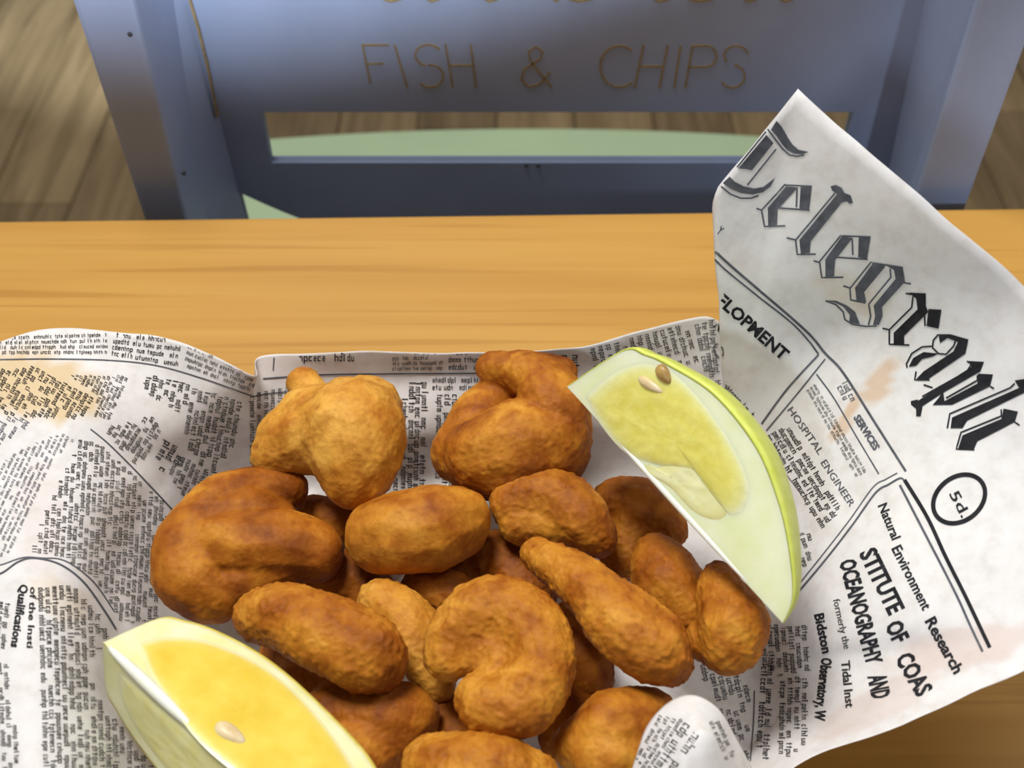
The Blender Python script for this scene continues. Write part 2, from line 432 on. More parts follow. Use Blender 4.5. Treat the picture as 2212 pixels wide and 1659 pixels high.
ci = len(vs); vs.append(ctr)
for i in range(len(grid)): fs.append((i * nr, ((i + 1) % len(grid)) * nr, ci))
paper = empty('greaseproof_paper', (ctr.x, ctr.y, 0.0))
tag(paper, 'crumpled white newspaper-print paper sheet lining the heap of fried scampi', 'paper')
sheet = mesh('sheet', vs, fs, M_PAPER, None, True)
bm = bmesh.new(); bm.from_mesh(sheet.data); bmesh.ops.recalc_face_normals(bm, faces=bm.faces); bm.faces.ensure_lookup_table()
fd = [f for f in bm.faces if ci in [v.index for v in f.verts]][0]
if fd.normal.z < 0: bmesh.ops.reverse_faces(bm, faces=bm.faces)
bm.to_mesh(sheet.data); bm.free()
BV = BVHTree.FromPolygons([tuple(v) for v in vs], fs)
# grease, damp and smear marks (stains with their own shapes)
def pix(v):
    d = v - CAM; z = d.dot(FWD)
    return (W / 2 + FPX * d.x / z, H / 2 - FPX * d.dot(UPV) / z)
STAIN = [  # channel, centre, half length, half width, angle, strength
 (0, (1900, 825), 62, 22, -58, .55), (0, (1815, 925), 34, 16, -55, .5), (0, (1840, 880), 30, 14, -55, .6),
 (1, (60, 830), 160, 66, 12, .85), (1, (60, 770), 70, 30, 0, .35), (1, (800, 785), 190, 24, 0, .18), (1, (1840, 640), 90, 35, 25, .25), (1, (130, 1290), 70, 40, 30, .3),
 (2, (2080, 1400), 150, 45, -12, .55), (2, (1900, 1520), 150, 40, -30, .4), (2, (640, 800), 120, 30, 0, .3), (2, (1600, 560), 60, 35, 30, .2), (2, (90, 1120), 50, 120, 0, .25),
]
ca = sheet.data.color_attributes.new('grease', 'FLOAT_COLOR', 'POINT')
buf = []
for v in vs:
    r = [0, 0, 0]
    if (v - CAM).dot(FWD) > 0.05:
        x_, y_ = pix(v); wob = noise.noise(v * 160) * 0.35
        for ch, (a, b), L, w, an, st in STAIN:
            c_, s_ = math.cos(math.radians(an)), math.sin(math.radians(an))
            dx, dy = x_ - a, y_ - b
            u = (dx * c_ + dy * s_) / L; w_ = (-dx * s_ + dy * c_) / w
            q = math.sqrt(u * u + w_ * w_) + wob
            k = max(0, min(1, (1.15 - q) / 0.3)); r[ch] = max(r[ch], st * k)
    buf += [*r, 1]
ca.data.foreach_set('color', buf)
so = sheet.modifiers.new('thickness', 'SOLIDIFY'); so.thickness = 0.00015; so.offset = -1
adopt(sheet, paper)
# curled front lip
curl = [
 [(1335,1760,0.042),(1372,1640,0.049),(1400,1565,0.053),(1448,1515,0.056),(1500,1502,0.057),(1552,1532,0.055),(1590,1595,0.050),(1640,1690,0.042)],
 [(1345,1790,0.046),(1410,1680,0.054),(1450,1610,0.059),(1485,1572,0.062),(1515,1562,0.062),(1550,1580,0.059),(1588,1640,0.053),(1635,1730,0.044)],
 [(1365,1840,0.042),(1430,1740,0.053),(1465,1675,0.059),(1495,1632,0.062),(1522,1618,0.063),(1552,1632,0.060),(1590,1690,0.052),(1632,1780,0.042)],
 [(1300,2010,.044),(1380,1965,.044),(1430,1940,.044),(1470,1915,.043),(1510,1895,.042),(1545,1875,.041),(1590,1820,.038),(1650,1735,.033)],
]
cl = [[PZ(*c) for c in r] for r in curl]
def patch(rows_, nu, nv):
    R, Cn = len(rows_), len(rows_[0]); out = []
    g = lambda r, c: rows_[max(0, min(R - 1, r))][max(0, min(Cn - 1, c))]
    for r in range(R - 1):
        for a in range(nv + (1 if r == R - 2 else 0)):
            line = []
            for c in range(Cn - 1):
                for b in range(nu + (1 if c == Cn - 2 else 0)):
                    k = [cr(g(rr, c - 1), g(rr, c), g(rr, c + 1), g(rr, c + 2), b / nu) for rr in (r - 1, r, r + 1, r + 2)]
                    line.append(cr(*k, a / nv))
            out.append(line)
    return out
gp = patch(cl, 8, 8); nc_ = len(gp[0]); cvs = [v for l in gp for v in l]
cfs = [(i * nc_ + j, i * nc_ + j + 1, (i + 1) * nc_ + j + 1, (i + 1) * nc_ + j) for i in range(len(gp) - 1) for j in range(nc_ - 1)]
lip = mesh('curled_lip', cvs, cfs, M_PAPER, None, True)
so = lip.modifiers.new('thickness', 'SOLIDIFY'); so.thickness = 0.00015; so.offset = 0
adopt(lip, paper)
BVL = BVHTree.FromPolygons([tuple(v) for v in cvs], cfs)

# ------------------------------------------------------------------ print on the paper
def lay(name, v2, f2, mat, lift=0.00022, tree=None, label=None, kind=None, sub=0, parent=None):
    """lay flat shapes onto the sheet: every vertex rests on the paper surface"""
    tree = tree or BV
    if sub:
        bm = bmesh.new(); bv = [bm.verts.new((a, b, 0)) for a, b in v2]
        for f in f2:
            try: bm.faces.new([bv[i] for i in f])
            except ValueError: pass
        bmesh.ops.remove_doubles(bm, verts=bm.verts, dist=0.01)
        for _ in range(6):
            es = [e for e in bm.edges if e.calc_length() > sub]
            if not es: break
            bmesh.ops.subdivide_edges(bm, edges=es, cuts=1)
            bmesh.ops.triangulate(bm, faces=[f for f in bm.faces if len(f.verts) > 4])
        bm.verts.index_update()
        v2 = [(v.co.x, v.co.y) for v in bm.verts]; f2 = [[v.index for v in f.verts] for f in bm.faces]; bm.free()
    P = []
    for a, b in v2:
        d = ray(a, b).normalized(); loc, n, idx, dist = tree.ray_cast(CAM, d)
        if loc is None: P.append(None); continue
        if n.dot(d) > 0: n = -n
        P.append((loc + n * lift, dist))
    used, vs_, fs_ = {}, [], []
    for f in f2:
        if any(P[i] is None for i in f): continue
        ds = [P[i][1] for i in f]
        if max(ds) - min(ds) > 0.012: continue
        g = []
        for i in f:
            if i not in used: used[i] = len(vs_); vs_.append(P[i][0])
            g.append(used[i])
        fs_.append(g)
    if not fs_: return None
    o = mesh(name, vs_, fs_, mat); adopt(o, parent or paper)
    if label: o['label'] = label
    if kind: o['kind'] = kind
    return o
def poly_fill(polys):
    V, F = [], []
    for p in polys:
        k = len(V); V += p
        for t in tessellate_polygon([[Vector((a, b, 0)) for a, b in p]]): F.append([k + i for i in t])
    return V, F
def strokes(lines, w, step=7):
    V, F = [], []
    for pts in lines:
        dense = []
        for i in range(len(pts) - 1):
            a, b = Vector(pts[i]), Vector(pts[i + 1]); n = max(1, int((b - a).length / step))
            dense += [a.lerp(b, q / n) for q in range(n)]
        dense.append(Vector(pts[-1])); k = len(V)
        for i, p in enumerate(dense):
            d = (dense[min(len(dense) - 1, i + 1)] - dense[max(0, i - 1)]); d.normalize()
            n = Vector((-d.y, d.x)) * w / 2; V += [tuple(p + n), tuple(p - n)]
        F += [[k + 2 * i, k + 2 * i + 1, k + 2 * i + 3, k + 2 * i + 2] for i in range(len(dense) - 1)]
    return V, F
def smooth_line(pts, n=8):
    P = [Vector(p) for p in pts]; out = []
    for i in range(len(P) - 1):
        a, b, c, d = P[max(0, i - 1)], P[i], P[i + 1], P[min(len(P) - 1, i + 2)]
        out += [tuple(cr(a, b, c, d, q / n)) for q in range(n)]
    return out + [tuple(P[-1])]
SC = 3.107
Z1 = lambda L: [(1500 + a / SC, 180 + b / SC) for a, b in L]
Z2 = lambda L: [(1500 + a / SC, 580 + b / SC) for a, b in L]
Z3 = lambda L: [(1600 + a / 3.529, 980 + b / 3.529) for a, b in L]
Z8 = lambda L: [(1300 + a / 2.4254, 1150 + b / 2.4254) for a, b in L]
LET = [
 (Z1, [[(550,250),(585,290),(620,350),(660,410),(700,445),(770,460),(720,475),(670,470),(630,450),(590,410),(550,350),(512,310)],
       [(482,345),(530,400),(385,582),(350,575),(292,570)],
       [(235,625),(270,660),(330,690),(400,705),(460,695),(500,665),(542,632),(510,692),(460,730),(390,745),(310,735),(240,705),(190,668)]],
      [[(490,305),(540,372),(590,437),(640,480),(690,490),(740,478)], [(548,440),(355,682)], [(480,322),(285,562)], [(178,690),(240,742),(310,770),(380,770),(430,752)]]),
 (Z1, [[(618,690),(695,698),(560,845),(555,948),(495,955),(492,835)], [(715,690),(790,690),(770,850),(705,838)]],
      [[(690,700),(685,830)], [(560,835),(775,850)], [(612,675),(450,850),(470,960),(610,955)], [(415,838),(450,850)], [(612,682),(790,690)]]),
 (Z1, [[(915,690),(950,680),(990,700),(1010,735),(1050,750),(1067,800),(1045,808),(1025,790),(990,800),(780,1060),(775,1135),(715,1142),(705,1050),(960,742),(925,715)]],
      [[(945,735),(680,1050),(690,1147),(815,1145)], [(620,1035),(680,1050)]]),
 (Z1, [[(990,1025),(1065,1035),(945,1185),(938,1292),(880,1302),(880,1180)], [(1105,1030),(1185,1030),(1160,1177),(1100,1165)]],
      [[(985,1018),(840,1195),(855,1302),(1000,1300)], [(800,1190),(840,1200)], [(1060,1040),(1065,1150)], [(945,1165),(1165,1180)], [(990,1022),(1185,1030)]]),
 (Z1, [[(1200,1205),(1285,1225),(1140,1400),(1155,1467),(1090,1462),(1080,1370)],
       [(1290,1222),(1400,1235),(1415,1330),(1260,1500),(1265,1560),(1240,1620),(1200,1620),(1215,1560),(1205,1490),(1352,1310),(1340,1250)]],
      [[(1190,1195),(1045,1375),(1050,1452),(1150,1472)], [(1000,1358),(1045,1372)], [(1315,1240),(1320,1300),(1172,1480),(1185,1560),(1170,1620)], [(1400,1335),(1455,1345)], [(1195,1203),(1400,1235)]]),
 (Z2, [[(880,212),(950,215),(1020,245),(1080,290),(1112,372),(1040,360),(1045,310),(1000,255),(950,228)]],
      [[(880,215),(950,240),(1000,290),(1010,340),(1060,372),(1150,387),(1225,385)]]),
 (Z2, [[(1440,160),(1555,165),(1555,250),(1572,290),(1410,450),(1410,507),(1340,510),(1340,430),(1500,272),(1490,200)], [(1572,270),(1660,275),(1640,402),(1560,385)]],
      [[(1420,165),(1470,175),(1460,260),(1310,410),(1310,507),(1445,513)], [(1265,400),(1310,410)], [(1545,290),(1550,385)]]),
 (Z2, [[(1640,440),(1720,440),(1840,475),(1820,570),(1570,742),(1490,742),(1540,690),(1740,555),(1770,492),(1700,465),(1650,500)],
       [(1440,660),(1470,600),(1540,560),(1640,570),(1600,590),(1530,607),(1490,652)]],
      [[(1640,440),(1605,480),(1600,530),(1640,570),(1690,575),(1740,520),(1755,480)], [(1600,520),(1530,525),(1460,570),(1425,640),(1430,665)], [(1490,690),(1480,747),(1580,747)]]),
 (Z2, [[(1840,620),(1945,625),(1920,690),(1660,840),(1520,932),(1480,920),(1500,890),(1640,800),(1860,660)],
       [(1455,890),(1500,880),(1532,930),(1520,992),(1490,992),(1490,942),(1455,912)],
       [(1905,705),(2005,710),(1985,790),(1730,915),(1600,917),(1640,870),(1670,820),(1680,890),(1900,772)]],
      [[(1830,620),(1860,640),(1830,690),(1530,860)], [(1540,780),(1600,800)], [(1900,715),(1900,750),(1690,870)], [(1985,790),(2012,805)]]),
 (Z2, [[(2150,750),(2250,735),(2250,815),(1830,1022),(1800,1072),(1720,1072),(1730,1000),(2180,800)],
       [(2075,940),(2172,960),(2150,1030),(1900,1160),(1877,1212),(1770,1212),(1800,1120),(2060,1010)]],
      [[(2150,770),(2120,800),(1715,975),(1698,1072)], [(2060,945),(2060,990),(1790,1100),(1758,1212),(1880,1217)], [(2150,1030),(2182,1052)]]),
]
for i, (zz, fills, lines) in enumerate(LET):
    V, F = poly_fill([zz(p) for p in fills])
    V2, F2 = strokes([zz(p) for p in lines], 3.4)
    k = len(V); V = V + V2; F = F + [[k + q for q in f] for f in F2]
    ink = M_INK2 if i < 6 else M_INK
    lay('masthead_letter', V, F, ink, sub=9, label='blackletter masthead letter in dark ink' if i == 0 else None)
RULES = [
 (smooth_line([(1543, 541), (1590, 584), (1735, 709), (1783, 763), (1822, 805), (1890, 912), (1957, 1018)]), 5.0),
 (smooth_line([(1541, 554), (1564, 580), (1640, 642), (1712, 699), (1752, 742)]) + [(1767, 763)] + smooth_line([(1768, 766), (1700, 840), (1645, 915)]), 3.6),
 (smooth_line([(1783, 775), (1722, 850), (1655, 930)]), 2.6),
 (smooth_line([(1764, 808), (1802, 860), (1850, 942), (1899, 1024)]), 2.8),
 (smooth_line(Z3([(430, 1070), (640, 820), (850, 550), (1030, 300), (1130, 235), (1215, 188), (1250, 205)])), 3.6),
 (smooth_line(Z3([(420, 1030), (620, 780), (830, 510), (1010, 258), (1110, 195), (1195, 148)])), 2.2),
 (smooth_line(Z3([(1250, 200), (1420, 480), (1560, 780), (1700, 1060), (1800, 1270), (1900, 1480)])), 8.0),
 (smooth_line(Z3([(1215, 240), (1400, 600), (1540, 870), (1660, 1110), (1750, 1310), (1845, 1510)])), 5.0),
 (smooth_line([(-40, 1238), (0, 1240), (40, 1214), (75, 1206), (130, 1220), (180, 1258), (225, 1320), (250, 1360)]), 3.6),
 (smooth_line([(-40, 1222), (0, 1221), (50, 1205), (90, 1206), (140, 1212), (200, 1256), (245, 1320)]), 2.2),
 (smooth_line([(195, 927), (235, 960), (300, 1025), (375, 1105), (420, 1160)]), 2.6),
 (smooth_line([(-30, 778), (100, 776), (240, 779), (340, 790), (440, 818), (530, 850), (548, 856)]), 2.4),
 (smooth_line([(568, 818), (620, 814), (700, 809), (850, 807), (1040, 806)]), 3.2),
 (smooth_line([(548, 856), (580, 850), (620, 846)]), 2.4),
 (smooth_line([(592, 772), (590, 800)]), 2.4),
 (smooth_line(Z8([(800, 830), (795, 1000), (780, 1200)])), 2.4),
 (smooth_line(Z3([(450, 290), (300, 90)])), 1.5),
]
for pts, w in RULES:
    V, F = strokes([pts], w); lay('printed_rule', V, F, M_INK2 if w < 7 else M_INK)
# price stamp
def ell(cx_, cy_, a, b, an, n=40):
    c_, s_ = math.cos(math.radians(an)), math.sin(math.radians(an))
    return [(cx_ + a * math.cos(6.28319 * i / n) * c_ - b * math.sin(6.28319 * i / n) * s_, cy_ + a * math.cos(6.28319 * i / n) * s_ + b * math.sin(6.28319 * i / n) * c_) for i in range(n + 1)]
V, F = strokes([ell(2072, 1078, 61, 47, -38)], 9.5); lay('price_ring', V, F, M_INK, label='black ring round the printed price')
V, F = strokes([ell(1552, 757, 15, 10, 70, 16)], 2.5); lay('printed_ring', V, F, M_INK2)

def font_shape(s, bold=0.0):
    c = bpy.data.curves.new('t', 'FONT'); c.body = s; c.offset = bold; c.resolution_u = 2
    o = bpy.data.objects.new('t', c); COL.objects.link(o)
    dg = bpy.context.evaluated_depsgraph_get(); m = o.evaluated_get(dg).to_mesh()
    V = [(v.co.x, v.co.y) for v in m.vertices]; F = [list(p.vertices) for p in m.polygons]
    o.evaluated_get(dg).to_mesh_clear(); bpy.data.objects.remove(o); bpy.data.curves.remove(c)
    return V, F
_H = font_shape('H')[0]; CAP = max(v[1] for v in _H)
def lettering(s, p0, p1, h, name='printed_line', bold=0.012, mat=None, slant=0.0, tree=None):
    V, F = font_shape(s, bold)
    x0, x1 = min(v[0] for v in V), max(v[0] for v in V)
    a, b = Vector(p0), Vector(p1); d = b - a; u = d.normalized(); up = Vector((u.y, -u.x))
    out = []
    for x_, y_ in V:
        k = (x_ - x0) / (x1 - x0); p = a + d * k + up * (y_ / CAP * h) + u * (slant * y_ * h)
        out.append(tuple(p))
    return lay(name, out, F, mat or M_INK, tree=tree)
lettering('ELOPMENT', (1546, 652), (1690, 779), 25, 'headline', 0.03)
lettering('N', (1540, 705), (1552, 716), 20, 'headline', 0.02)
lettering('Y', (1546, 502), (1554, 508), 18, 'headline', 0.02, M_INK2)
lettering('HOSPITAL', (1700, 886), (1769, 983), 15, 'headline', 0.0, M_INK2)
lettering('ENGINEER', (1773, 1000), (1836, 1096), 15, 'headline', 0.0, M_INK2)
lettering('SERVICES', (1844, 902), (1889, 974), 15, 'headline', 0.04, M_INK2)
lettering('5d.', (2050, 1068), (2078, 1120), 22, 'price', 0.01)
lettering('Natural', (1897, 1093), (1928, 1168), 20, 'headline', 0.02)
lettering('Environment', (1926, 1186), (1994, 1320), 22, 'headline', 0.02)
lettering('Research', (1998, 1342), (2062, 1458), 24, 'headline', 0.03)
lettering('STITUTE', (1857, 1196), (1922, 1330), 36, 'headline', 0.035)
lettering('OF', (1912, 1352), (1932, 1392), 36, 'headline', 0.035)
lettering('COAS', (1934, 1424), (1984, 1508), 37, 'headline', 0.035)
lettering('OCEANOGRAPHY', (1814, 1214), (1874, 1438), 34, 'headline', 0.035)
lettering('AND', (1876, 1462), (1886, 1512), 38, 'headline', 0.035)
lettering('formerly the', (1800, 1296), (1824, 1402), 15, 'headline', 0.0, M_INK3)
lettering('Tidal Inst', (1818, 1428), (1828, 1530), 18, 'headline', 0.02, M_INK3)
lettering('Bidston', (1760, 1328), (1778, 1412), 20, 'headline', 0.03)
lettering('Observatory, W', (1776, 1420), (1760, 1556), 22, 'headline', 0.03)
lettering('Qualifications', (44, 1262), (24, 1398), 17, 'headline', 0.03)
lettering('of the Insti', (66, 1268), (58, 1400), 13, 'headline', 0.02, M_INK3)

GL = [  # letter-like marks: little bars in a unit cell (too small to read in the photograph)
 [(0, 0, .25, 1), (.75, 0, 1, 1), (0, .8, 1, 1)], [(0, 0, .25, 1), (0, 0, .9, .2), (0, .8, .9, 1)], [(.1, 0, .4, 1.5)], [(0, 0, .25, 1), (.75, 0, 1, 1), (0, 0, 1, .2)],
 [(0, .4, 1, .6), (0, 0, .25, 1), (.7, .4, .95, 1), (0, .82, 1, 1), (0, 0, .9, .18)], [(0, 0, .25, 1.5), (.75, 0, 1, 1), (0, .8, 1, 1)], [(.3, 0, .6, 1.4), (0, .85, 1, 1)],
 [(.75, 0, 1, 1.5), (0, 0, .25, 1), (0, 0, 1, .2), (0, .8, 1, 1)], [(0, 0, .2, 1), (.4, 0, .6, 1), (.8, 0, 1, 1), (0, .82, 1, 1)], [(0, -.45, .25, 1), (.75, 0, 1, 1), (0, 0, 1, .2), (0, .8, 1, 1)],
]
def text_block(p00, p10, p01, nl, p11=None, xh=0.5, ragged=0.15, mat=None, tree=None, heavy=1.0, bend=0.0):
    """nl lines of small print; first line runs p00->p10, last line starts at p01 (ends p11)"""
    a, b, c = Vector(p00), Vector(p10), Vector(p01); d = Vector(p11) if p11 else b + c - a
    V, F = [], []
    pitch = ((c - a).length + (d - b).length) / 2 / max(1, nl - 1)
    for i in range(nl):
        t = i / max(1, nl - 1); s, e = a.lerp(c, t), b.lerp(d, t)
        L = (e - s).length; u = (e - s) / L; up = Vector((u.y, -u.x))
        h = pitch * xh; x_ = random.random() * h * (2 if random.random() < ragged else 0.2)
        end = L - (random.random() * L * 0.5 if random.random() < ragged else 0)
        while x_ < end:
            n = random.choice((2, 3, 3, 4, 5, 6, 7, 8))
            for _ in range(n):
                if x_ > end: break
                w = h * random.choice((.5, .62, .62, .75))
                for (x0, y0, x1, y1) in random.choice(GL):
                    k = len(V)
                    for qx, qy in ((x0, y0), (x1, y0), (x1, y1), (x0, y1)):
                        xx = x_ + qx * w
                        bo = bend * math.sin(math.pi * xx / L)
                        V.append(tuple(s + u * xx + up * (qy * h * heavy + bo)))
                    F.append([k, k + 1, k + 2, k + 3])
                x_ += w + h * .22
            x_ += h * random.choice((.6, .7, 1.0, 1.6))
    return lay('small_print', V, F, mat or M_INK3, tree=tree, kind='stuff')
B = text_block
def inside(p, poly):
    x_, y_ = p; r = False; j = len(poly) - 1
    for i in range(len(poly)):
        (xi, yi), (xj, yj) = poly[i], poly[j]
        if (yi > y_) != (yj > y_) and x_ < (xj - xi) * (y_ - yi) / (yj - yi) + xi: r = not r
        j = i
    return r
def column(poly, dirn, pitch, mat=None, xh=0.60, tree=None, gaps=0.12):
    """a column of small print filling an outline; lines run along dirn"""
    u = Vector(dirn).normalized(); up = Vector((u.y, -u.x)); P_ = [Vector(p) for p in poly]
    a0, a1 = min(p.dot(u) for p in P_), max(p.dot(u) for p in P_); b0, b1 = min(p.dot(up) for p in P_), max(p.dot(up) for p in P_)
    V, F = [], []; h = pitch * xh; b = b1 - h * 1.2
    while b > b0:
        x_ = a0 + random.random() * h
        while x_ < a1:
            n = random.choice((2, 3, 3, 4, 5, 6, 7, 8))
            for _ in range(n):
                w = h * random.choice((.5, .62, .62, .75))
                c = u * (x_ + w / 2) + up * (b + h / 2)
                if inside((c.x, c.y), poly):
                    for (x0, y0, x1, y1) in random.choice(GL):
                        k = len(V)
                        for qx, qy in ((x0, y0), (x1, y0), (x1, y1), (x0, y1)): V.append(tuple(u * (x_ + qx * w) + up * (b + qy * h)))
                        F.append([k, k + 1, k + 2, k + 3])
                x_ += w + h * .22
            x_ += h * random.choice((.6, .7, 1.0, 1.6)) + (h * 4 * random.random() if random.random() < gaps else 0)
        b -= pitch
    return lay('small_print', V, F, mat or M_INK3, tree=tree, kind='stuff')
# back wall
B((625, 764), (775, 764), (625, 780), 2, mat=M_INK, xh=0.7)
B((848, 766), (955, 764), (848, 800), 4); B((968, 766), (1040, 766), (968, 798), 3)
B((662, 826), (648, 1050), (540, 850), 9, (540, 1050))
B((912, 824), (905, 1060), (884, 824), 3, (880, 1060), mat=M_INK, xh=0.72); B((868, 860), (866, 1060), (800, 900), 5, (800, 1060))
B((934, 826), (1050, 826), (934, 842), 2, mat=M_INK); B((1060, 850), (1040, 1050), (944, 850), 8, (940, 1050), mat=M_INK, xh=0.6)
B((1236, 766), (1236, 800), (1190, 766), 3)
B((1475, 700), (1500, 780), (1275, 752), 13, (1290, 820), mat=M_INK3); B((1530, 690), (1545, 830), (1500, 700), 3, (1520, 800), mat=M_INK2)
B((1560, 835), (1620, 900), (1500, 860), 5, (1560, 960))
# left wall
B((-20, 735), (230, 727), (-20, 765), 4, (230, 765)); B((245, 728), (395, 742), (240, 768), 4, (380, 790)); B((405, 750), (550, 815), (395, 790), 4, (540, 845))
column([(172, 950), (212, 958), (388, 1118), (348, 1190), (345, 1345), (262, 1345), (205, 1252), (135, 1205), (62, 1192)], (-0.06, 1), 12.2)
column([(222, 926), (330, 900), (350, 930), (295, 1008), (252, 962)], (-0.52, 0.86), 13)
column([(330, 962), (378, 946), (388, 1000), (350, 1018)], (-0.5, 0.86), 19, M_INK, 0.6)
column([(358, 1012), (402, 985), (452, 1040), (405, 1098)], (-0.35, 0.94), 13, M_INK, 0.6)
column([(302, 818), (340, 812), (518, 868), (508, 950), (455, 1040), (405, 975), (385, 890), (300, 838)], (-0.18, 0.98), 14.5)
column([(-30, 798), (70, 792), (205, 858), (170, 908), (60, 905), (-30, 880)], (-0.5, 0.87), 13, gaps=0.2)
column([(150, 812), (275, 812), (262, 850), (235, 905), (205, 900), (210, 855)], (-0.42, 0.9), 9)
column([(-30, 905), (45, 900), (62, 914), (0, 962), (-30, 975)], (-0.55, 0.84), 12, M_INK2)
column([(55, 965), (135, 935), (160, 948), (110, 1000), (25, 1190), (-30, 1220), (-30, 1025)], (-0.42, 0.9), 11, M_INK2, 0.42)
column([(85, 1262), (150, 1262), (205, 1318), (232, 1375), (192, 1440), (200, 1490), (245, 1550), (330, 1662), (95, 1662), (84, 1420)], (0.03, 1), 15)
column([(-20, 1290), (18, 1300), (12, 1400), (-20, 1410)], (-0.1, 1), 13); column([(-20, 1425), (22, 1440), (42, 1662), (-20, 1662)], (0.05, 1), 13)
# right flap
B((1818, 826), (1836, 862), (1808, 836), 2, mat=M_INK2, xh=0.7); B((1756, 832), (1866, 1020), (1742, 842), 3, (1850, 1030), xh=0.55)
column([(1684, 918), (1712, 930), (1812, 1092), (1800, 1128), (1772, 1140), (1640, 950)], (0.52, 0.85), 15.5, M_INK, 0.58)
column([(1700, 1150), (1752, 1150), (1752, 1225), (1700, 1240)], (0.3, 0.95), 14)
column([(1640, 1352), (1742, 1345), (1750, 1452), (1665, 1462), (1640, 1430)], (0.07, 1), 15, M_INK, 0.56)
column([(1672, 1472), (1742, 1462), (1742, 1610), (1690, 1640), (1672, 1630)], (-0.02, 1), 16, M_INK, 0.56)
B((1660, 1420), (1648, 1640), (1646, 1420), 2, (1634, 1640), mat=M_INK, xh=0.7)
column([(1500, 1440), (1560, 1425), (1618, 1490), (1614, 1650), (1590, 1600), (1545, 1520)], (0.22, 0.97), 16, M_INK2, 0.56)
# front lip
B((1470, 1552), (1395, 1665), (1425, 1545), 4, (1372, 1640), tree=BVL); B((1545, 1560), (1580, 1640), (1530, 1560), 2, tree=BVL); B((1500, 1580), (1430, 1680), (1480, 1560), 2, tree=BVL)

# ------------------------------------------------------------------ fried scampi
ico = None
def ball(bm, c, r, sq=None):
    m = Matrix.Translation(c) @ Matrix.Diagonal((r, r, r, 1))
    bmesh.ops.create_icosphere(bm, subdivisions=2, radius=1.0, matrix=m)
GROUP = 'fried scampi heaped in the paper'
pending = []
def scampi(path, label, brown=0.0, closed=False, crumb=1.0, nub=None, extra=()):
    """path: (picture x, picture y, height, radius in picture pixels) along the body"""
    pts = [(PZ(a, b, z), r) for a, b, z, r in path]
    bm = bmesh.new()
    def run(P):
        for i in range(len(P) - 1):
            (p0, r0) = P[max(0, i - 1)]; (p1, r1) = P[i]; (p2, r2) = P[i + 1]; (p3, r3) = P[min(len(P) - 1, i + 2)]
            n = 5
            for q in range(n):
                t = q / n; ball(bm, cr(p0, p1, p2, p3, t), (r1 + (r2 - r1) * t) * mpp(p1))
        ball(bm, P[-1][0], P[-1][1] * mpp(P[-1][0]))
    run(pts)
    for e in extra: run([(PZ(a, b, z), r) for a, b, z, r in e])
    o = bm_obj('fried_scampi', bm, M_CRUST)
    md = o.modifiers.new('skin', 'REMESH'); md.mode = 'VOXEL'; md.voxel_size = 0.00052
    md = o.modifiers.new('soften', 'SMOOTH'); md.iterations = 14; md.factor = 0.5
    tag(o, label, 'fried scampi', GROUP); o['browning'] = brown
    pending.append((o, crumb)); return o
def Q(*pts):                                     # coordinates taken from an enlarged view of the heap
    return [(324 + a / 1.5755, 713 + b / 1.5755, z, r / 1.5755 * 1.09) for a, b, z, r in pts]
scampi(Q((690,345,.049,182),(700,430,.048,150),(690,510,.046,95)),
       'pale golden rounded scampi with a small knob, back left against the paper', -0.15, crumb=0.4,
       extra=[Q((522,180,.050,52),(530,192,.050,50),(560,240,.049,58),(610,300,.048,105)), Q((620,340,.047,140),(530,370,.046,120),(430,425,.043,80)), Q((545,300,.048,108),(600,310,.048,120)), Q((470,370,.045,100),(520,340,.046,110)), Q((740,280,.049,120),(770,370,.048,105))])
scampi(Q((1150,430,.044,145),(1250,400,.047,158),(1350,390,.047,140)),
       'large brown scampi with a deep crease, behind the left tip of the upright lemon wedge', 0.06, crumb=0.6,
       extra=[Q((1165,130,0.054,58),(1240,145,0.055,68),(1330,170,0.056,90),(1370,250,0.055,105),(1370,350,.046,130)), Q((1175,135,.053,58),(1290,135,.055,66),(1390,155,.054,60)), Q((1180,235,.045,80),(1110,320,.044,95),(1060,420,.041,95)), Q((1160,480,.038,90),(1250,470,.040,100))])
scampi(Q((460,535,.037,70),(360,550,.038,85),(240,600,.039,105),(150,720,.038,118),(150,850,.036,118),(230,910,.033,85)),
       'curled C-shaped brown scampi at the far left of the heap', 0.07, crumb=0.35, extra=[Q((180,740,.037,120),(320,740,.038,130),(450,740,.038,120),(555,760,.036,95)), Q((300,860,.034,90),(450,800,.035,90)), Q((230,660,.038,115),(330,650,.038,110),(420,650,.037,80))])
scampi(Q((785,705,.041,112),(860,690,.043,138),(960,675,.043,142),(1040,655,.042,112)),
       'smooth oval scampi lying level in the middle of the heap', 0.0, crumb=0.3)
scampi(Q((1235,590,.042,80),(1300,570,.043,92),(1390,580,.044,98),(1470,650,.043,92),(1535,720,.041,55)),
       'short tapered scampi just right of the level oval one', 0.04, crumb=0.8, extra=[Q((1260,650,.040,70),(1380,660,.040,80))])
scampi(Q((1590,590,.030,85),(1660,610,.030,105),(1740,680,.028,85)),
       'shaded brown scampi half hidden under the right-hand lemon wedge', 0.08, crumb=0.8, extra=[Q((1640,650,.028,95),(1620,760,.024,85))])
scampi(Q((1312,755,.048,52),(1390,805,.051,72),(1500,885,.053,94),(1620,1000,.053,122),(1710,1080,.051,124),(1765,1140,.048,78)),
       'long club-shaped scampi slanting down to the right', 0.0, crumb=1.0)
scampi(Q((1725,765,.040,72),(1755,845,.039,110),(1820,940,.036,112),(1860,1040,.032,80)),
       'brown scampi between the long club-shaped one and the right-hand lemon', 0.06, crumb=0.8)
